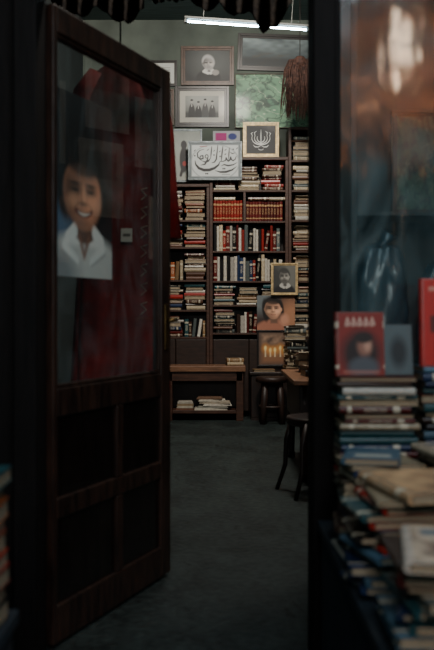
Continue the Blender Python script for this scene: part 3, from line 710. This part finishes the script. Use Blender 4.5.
for j in range(lev):
    for i in range(n):
        g.f.append((j*n+i, j*n+(i+1)%n, (j+1)*n+(i+1)%n, (j+1)*n+i)); g.mi.append(0)
g.build('robe_body', M['red_cloth'], rb, smooth=True)
for sx in (-1, 1):
    pts = [(sx*.10, 0, 1.43), (sx*.155, -.01, 1.34), (sx*.19, -.02, 1.15), (sx*.20, -.03, .9), (sx*.21, -.04, .68)]
    G().tube(pts, [.05, .06, .055, .06, .07], 16).build('sleeve', M['red_cloth'], rb, smooth=True)
g = G()     # small pale stitched motifs down the front
for k in range(7):
    z = .34+k*.085; ry = .094-.02*z/1.5
    g.tube([(.10, -ry, z), (.125, -ry, z+.02), (.10, -ry-.001, z+.045), (.13, -ry, z+.055)], .0028, 5)
g.build('stitched_trim', M['gold_thread'], rb)
G().tube([(-.13, 0, 1.42), (0, 0, 1.52), (.13, 0, 1.42)], .008, 8).build('hanger', M['darkwood'], rb, smooth=True)
G().tube([(0, 0, 1.52), (0, 0, 1.72), (0, 0, 1.785)], .004, 6).build('hook', M['metal'], rb, smooth=True)
picture('price_tag', .05, .06, lambda S, T: mixc(flat(S, (214, 206, 190)), (90, 80, 70), rect(S, T, .2, .8, .4, .6)), M['matte'], rb, (.04, -.12, .66), nx=10, ny=10)

def hang_cloth(x0, x1, drops, label):
    e = thing('hanging_cloth', label, 'cloth', ((x0+x1)/2, 4.1, 2.486)); w = x1-x0
    nx, ny = 60, 14; g = G()
    for j in range(ny):
        for i in range(nx):
            s = i/(nx-1); d = np.interp(s, np.linspace(0, 1, len(drops)), drops)
            g.v.append(((s-.5)*w, -.02+.018*math.sin(s*38)*(.3+j/ny)-.005, .02-d*j/(ny-1)))
    for j in range(ny-1):
        for i in range(nx-1): a = j*nx+i; g.f.append((a, a+1, a+nx+1, a+nx)); g.mi.append(0)
    o = g.build('fabric', M['dark_cloth'], e, smooth=True)
    so = o.modifiers.new('thick', 'SOLIDIFY'); so.thickness = .004; so.offset = 1
hang_cloth(-.75, -.33, [.05, .1, .12, .07, .13, .15, .08], 'dark patterned cloth draped over the rail')
hang_cloth(-.32, -.13, [.03, .06, .04, .05, .03], 'short dark patterned cloth draped over the rail')
hang_cloth(-.12, .34, [.04, .10, .06, .12, .09, .19, .16, .05], 'dark patterned cloth with pointed hem draped over the rail')

# ------------------------------------------------------------------ display cabinet behind the shop window
dc = thing('display_cabinet', 'dark open display cabinet behind the shop window', 'cabinet', (.97, 3.3, 0))
cabm = pmat('teal_black_cabinet', (24, 40, 44), .5, .4, 4)
G().box(-.48, -.455, 0, .3, 0, 2.4).build('side_panel', cabm, dc, bevel=.003); G().box(.455, .48, 0, .3, 0, 2.4).build('side_panel', cabm, dc, bevel=.003)
G().box(-.455, .455, .28, .30, 0, 2.4).build('back_panel', cabm, dc)
for z in (.1, .85, 1.42, 2.38): G().box(-.455, .455, .02, .28, z-.015, z).build('shelf_board', cabm, dc, bevel=.002)
def plastic_bundle(x, y, z0, wx, wy, h, seed):
    pk = thing('wrapped_bundle', 'bundle wrapped in crinkled bluish plastic', 'bundle', (x, y, z0), group='plastic-wrapped bundles')
    g = G(); n = 60
    for j in range(31):
        z = h*j/30; k = 1-.35*(j/30)**6
        for i in range(n):
            a = 2*math.pi*i/n; sq = 1/max(abs(math.cos(a)), abs(math.sin(a)))**.6
            w_ = 1+.05*math.sin(5*a+z*15+seed)+.045*math.sin(9*a-z*26)+.03*math.sin(3*a+z*50)
            g.v.append((wx*math.cos(a)*sq*k*w_, wy*math.sin(a)*sq*k*w_, z))
    for j in range(30):
        for i in range(n): g.f.append((j*n+i, j*n+(i+1)%n, (j+1)*n+(i+1)%n, (j+1)*n+i)); g.mi.append(0)
    g.f.append(tuple(30*n+k for k in range(n))); g.mi.append(0); g.f.append(tuple(reversed(range(n)))); g.mi.append(0)
    g.build('plastic_wrap', M['plastic'], pk, smooth=True)
    G().tube([(.0, 0, h-.01), (.01, 0, h+.015), (.03, -.01, h+.05)], [.05, .015, .04], 10).build('gathered_top', M['plastic'], pk, smooth=True)
plastic_bundle(.625, 3.43, .851, .095, .065, .45, 1)
plastic_bundle(.86, 3.43, .851, .085, .065, .38, 5)
framed(392, 92, 452, 196, 3.42, .02, M['darkwood'], p_dimgreen, 'dim green picture in dark frame inside the cabinet', 50, 60, loc=(.78, 3.42, 1.4205))

# ------------------------------------------------------------------ outdoor display tables with books
def near_book(T, D, H, center, rot, ci, group, desc, col=None, nm=None):
    e = bpy.data.objects.new('book', None); e.empty_display_size = .03; C.objects.link(e)
    c2, n2 = colour(ci) if col is None else (tuple(lin(col))+(1,), nm)
    e.rotation_euler = rot; e.location = Vector(center) - Euler(rot).to_matrix() @ Vector((0, D/2, H/2))
    for nm2, me in (('cover', NCOV), ('page_block', NPAG)):
        o = bpy.data.objects.new(nm2, me); C.objects.link(o); o.scale = (T, D, H); o.color = c2; o.parent = e
    tag(e, f'{n2} book {desc}', 'book', group); return e
def near_stack(xc, yc, z, ztop, H0, D0, mix, group, desc, turn=0, jit=.06, t0=.011, t1=.024, shift=.008):
    zz = z
    while True:
        T = R.uniform(t0, t1)
        if zz+T > ztop: break
        H = H0*R.uniform(.86, 1); D = D0*R.uniform(.88, 1)
        rz = turn + R.uniform(-jit, jit) + (math.pi if R.random() < .15 else 0)
        near_book(T, D, H, (xc+R.uniform(-shift, shift), yc+R.uniform(-shift, shift), zz+T/2+.0005), (0, math.pi/2, rz), R.choice(mix), group, desc)
        zz += T+.001
    return zz
def display_table(name_label, x0, x1, y0, y1, zt):
    e = thing('display_table', name_label, 'table', ((x0+x1)/2, (y0+y1)/2, 0)); w = (x1-x0)/2; d = (y1-y0)/2
    G().box(-w, w, -d, d, zt-.03, zt).build('table_top', M['tablecloth'], e, bevel=.004)
    G().box(-w+.01, w-.01, -d+.01, d-.01, .08, zt-.03).build('table_skirt', M['tablecloth'], e, bevel=.004)
    for sx in (-1, 1):
        for sy in (-1, 1): G().box(sx*(w-.05)-.025, sx*(w-.05)+.025, sy*(d-.05)-.025, sy*(d-.05)+.025, 0, .08).build('leg', M['darkwood'], e)
    return e
display_table('street display table covered in blue-grey cloth', .29, 1.15, 1.25, 2.60, .45)
display_table('narrow street display table covered in blue-grey cloth', -.95, -.40, 1.3, 1.82, .45)
cr = thing('crate', 'low wooden crate raising the rear book piles', 'crate', (.58, 2.48, .45))
G().box(-.24, .24, -.085, -.07, 0, .14).build('slat_side', M['shelfwood'], cr, bevel=.003); G().box(-.24, .24, .07, .085, 0, .14).build('slat_side', M['shelfwood'], cr, bevel=.003)
G().box(-.24, -.225, -.07, .07, 0, .14).build('end_board', M['shelfwood'], cr, bevel=.003); G().box(.225, .24, -.07, .07, 0, .14).build('end_board', M['shelfwood'], cr, bevel=.003)
G().box(-.24, .24, -.085, .085, .14, .152).build('crate_lid', M['shelfwood'], cr, bevel=.003)
GR = 'books piled on the street display table'; DS = 'in a pile on the street display table'
z1 = near_stack(.430, 2.48, .603, .895, .215, .15, STACKMIX+BLUEMIX+BLUEMIX, GR, DS, jit=.05, t0=.011, t1=.022)
z2 = near_stack(.665, 2.48, .603, .905, .235, .15, BLUEMIX, GR, DS, jit=.05, t0=.012)
z3 = near_stack(.40, 2.24, .451, .70, .18, .20, BLUEMIX, GR, DS, turn=-math.pi/2, jit=.16, shift=.02, t0=.010, t1=.022)
z4 = near_stack(.605, 2.22, .451, .72, .20, .19, STACKMIX, GR, DS, turn=-math.pi/2, jit=.1, shift=.015, t0=.026, t1=.04)
z5 = near_stack(.41, 1.96, .451, .665, .22, .21, BLUEMIX, GR, DS, turn=-math.pi/2+.1, jit=.22, shift=.025, t0=.010, t1=.022)
z7 = near_stack(.41, 1.62, .451, .63, .24, .20, BLUEMIX, GR, DS, turn=-math.pi/2-.06, jit=.20, shift=.025, t0=.010, t1=.022)
def p_beige(S, T):
    img = flat(S, (206, 168, 124)); img = mixc(img, (110, 78, 56), blotch(S, T, 1.5, 12)*.8)
    for k in range(3): img = mixc(img, (60, 40, 30), rect(S, T, .2, .8-.1*k, .7+.06*k, .73+.06*k, .02)*.8)
    return img
def p_pale(S, T):
    img = flat(S, (196, 178, 156)); img = mixc(img, (80, 58, 48), np.clip(blotch(S, T, 2, 15)-.3, 0, 1)*1.5); return mixc(img, (60, 90, 110), rect(S, T, .1, .9, .1, .3, .03)*.8)
def p_bluecov(S, T):
    img = flat(S, (54, 86, 106)); return mixc(img, (180, 180, 168), rect(S, T, .15, .85, .6, .85, .02)*.8)
def top_book(xc, yc, z, T, D, H, rz, col, nm, painter):
    b_ = near_book(T, D, H, (xc, yc, z+T/2+.0005), (0, math.pi/2, rz), 0, GR, 'lying face up on top of a pile', col, nm)
    picture('cover_print', D*.88, H*.96, painter, M['matte'], b_, (-T/2-.0012, D*.53, H*.02), (0, 0, -math.pi/2), 40, 40, .001)
    return b_
top_book(.455, 1.96, z5, .022, .21, .27, -math.pi/2+.22, (186, 152, 116), 'tan', p_beige)
top_book(.43, 1.60, z7, .018, .20, .27, -math.pi/2-.18, (190, 180, 168), 'pale grey', p_pale)
top_book(.385, 2.24, z3, .014, .14, .18, -math.pi/2-.2, (60, 98, 122), 'slate blue', p_bluecov)
top_book(.59, 2.22, z4, .016, .16, .20, -math.pi/2+.15, (180, 168, 146), 'cream', p_pale)
def p_redface(S, T):
    img = flat(S, (136, 34, 28)); img = mixc(img, (30, 18, 20), ell(S, T, .5, .34, .42, .36, .6))
    for k in range(5): img = mixc(img, (220, 190, 172), stroke(S, T, [(.16+.14*k, .80), (.2+.14*k, .92), (.25+.14*k, .82), (.2+.14*k, .80)], .014, soft=.02))
    img = mixc(img, (150, 104, 88), ell(S, T, .58, .46, .16, .16, .7)); img = mixc(img, (196, 150, 128), ell(S, T, .64, .48, .08, .10, .9))
    img = mixc(img, (26, 18, 18), ell(S, T, .56, .60, .2, .09, .5)); img = mixc(img, (78, 84, 92), ell(S, T, .55, .12, .34, .17, .5))
    return mixc(img, (190, 120, 104), .5*rect(S, T, .1, .9, .02, .07, .02))
def p_red(S, T):
    img = flat(S, (186, 22, 14)); img = mixc(img, (30, 10, 10), rect(S, T, .12, .42, .38, .58, .03)*.8); return mixc(img, (216, 170, 150), rect(S, T, .1, .9, .87, .92)*.6)
def p_greyb(S, T):
    img = flat(S, (90, 104, 108)); return mixc(img, (48, 54, 58), ell(S, T, .5, .45, .3, .3, .8))
def standing(xc, y, z, w, h, T, lean, rz, painter, col, nm, desc):
    full = (Matrix.Rotation(rz, 4, 'Z') @ Matrix.Rotation(-lean, 4, 'X') @ Matrix.Rotation(-math.pi/2, 4, 'Z')).to_euler()
    e = bpy.data.objects.new('book', None); C.objects.link(e); e.rotation_euler = full
    Rm = full.to_matrix(); e.location = Vector((xc, y, z)) - Rm @ Vector((T/2, w/2, 0))
    c2 = tuple(lin(col))+(1,)
    for nm2, me in (('cover', NCOV), ('page_block', NPAG)):
        o = bpy.data.objects.new(nm2, me); C.objects.link(o); o.scale = (T, w, h); o.color = c2; o.parent = e
    picture('cover_print', w*.9, h*.97, painter, M['matte'], e, (T/2+.0012, w*.53, h*.015), (0, 0, math.pi/2), 60, 70, .001)
    tag(e, f'{nm} book {desc}', 'book', GR)
standing(.39, 2.45, z1+.001, .135, .175, .018, .14, 0, p_redface, (120, 36, 30), 'red', 'with portrait cover standing on a pile')
standing(.50, 2.48, z1+.001, .085, .14, .014, .14, .1, p_greyb, (90, 100, 104), 'grey', 'small, standing on a pile behind others')
standing(.625, 2.43, z2+.001, .15, .24, .022, .12, -.1, p_red, (176, 24, 16), 'bright red', 'standing upright on a pile beside the window')

GL = 'books piled on the narrow street table'
near_stack(-.50, 1.68, .451, .76, .19, .2, STACKMIX, GL, 'in a pile on the narrow street table', t0=.026, t1=.04)

# ------------------------------------------------------------------ street: tree, plus a lamp added so the window mirrors a glow
sl = thing('glow_lamp', 'lamp with frosted lantern on a dark post, added for a mirrored glow', 'street lamp', (1.5, -2.0, 0))
lathe_part('post', [(.09, 0), (.08, .1), (.045, .2), (.035, 2.8), (.06, 2.84), (.06, 2.9)], M['blackframe'], sl)
lathe_part('lantern_globe', [(.05, 2.9), (.09, 2.98), (.12, 3.12), (.13, 3.3), (.10, 3.48), (.05, 3.56)], emat('lantern_glow', (255, 228, 196), 17), sl)
lathe_part('lantern_cap', [(.11, 3.56), (.08, 3.61), (.03, 3.66), (.01, 3.72)], M['blackframe'], sl)
tr = thing('street_tree', 'street tree with rusty green leaves around the lamp', 'tree', (2.7, -2.8, 0))
G().tube([(0, 0, 0), (.03, 0, 1.5), (-.05, 0, 2.6), (-.3, .1, 3.4), (-.8, .1, 3.9)], [.13, .1, .08, .05, .02], 12).build('trunk', M['bark'], tr, smooth=True)
g = G()
for k in range(5200):
    x = R.gauss(-1.15, .42); y = R.gauss(.55, .45); z = R.gauss(3.3, .38); s = R.uniform(.03, .07)
    dx, dz = x+1.2, z-3.25
    if y > .55 and (dx*dx/.012+dz*dz/.045) < R.uniform(.0, 1.4): continue
    if abs(y-.8) < .18 and dx*dx+dz*dz*.3 < .05: continue
    q = Euler((R.uniform(0, 6), R.uniform(0, 6), R.uniform(0, 6))).to_matrix()
    bb = len(g.v)
    for p in ((-s, 0, 0), (0, -s*.45, 0), (s, 0, 0), (0, s*.45, 0)): g.v.append(tuple(Vector((x, y, z))+q@Vector(p)))
    g.f.append((bb, bb+1, bb+2, bb+3)); g.mi.append(0)
fo = g.build('foliage', M['leaf'], tr); fo['kind'] = 'stuff'

# ------------------------------------------------------------------ lights, world, camera
def area(name, loc, target, size, energy, col, sy=None):
    ld = bpy.data.lights.new(name, 'AREA'); ld.energy = energy; ld.color = col; ld.size = size
    if sy: ld.shape = 'RECTANGLE'; ld.size_y = sy
    o = bpy.data.objects.new(name, ld); C.objects.link(o); o.location = loc
    o.rotation_euler = (Vector(target)-Vector(loc)).to_track_quat('-Z', 'Y').to_euler(); return o
area('shelf_fill', (.25, 5.9, 3.95), (.15, 8.9, 1.7), .4, 112, (1, .91, .80))  # added fill without a fixture, brightens the back shelves
area('robe_fill', (.9, 4.0, 3.9), (-.5, 4.0, 1.6), .4, 26, (1, .90, .80))  # fill added to bring out the robe, no lamp hangs here
area('street_skylight', (.9, .3, 3.4), (.3, 2.3, .7), 1.2, 27, (.72, .88, 1))
area('door_fill', (.1, -.9, 2.3), (-.3, 3.2, 1.4), .8, 32, (.95, .94, .92))  # added fill from behind the camera for door and poster
area('foliage_fill', (1.5, -.6, 2.0), (1.5, -2.3, 3.3), .3, 190, (1, .74, .48))  # added so the leaves show up in the window reflection
w = bpy.data.worlds.new('world'); bpy.context.scene.world = w; w.use_nodes = True
w.node_tree.nodes['Background'].inputs[0].default_value = (.15, .42, .52, 1); w.node_tree.nodes['Background'].inputs[1].default_value = .12

cd = bpy.data.cameras.new('camera'); cam = bpy.data.objects.new('camera', cd); C.objects.link(cam)
cd.sensor_fit = 'VERTICAL'; cd.sensor_height = 36; cd.sensor_width = 24; cd.lens = 36*FPX/650
cam.location = (0, 0, CAMZ); cam.rotation_euler = (math.pi/2, 0, 0); cd.shift_y = -13/650
cd.dof.use_dof = True; cd.dof.focus_distance = 8.9; cd.dof.aperture_fstop = 3.2; cd.clip_start = .05
bpy.context.scene.camera = cam
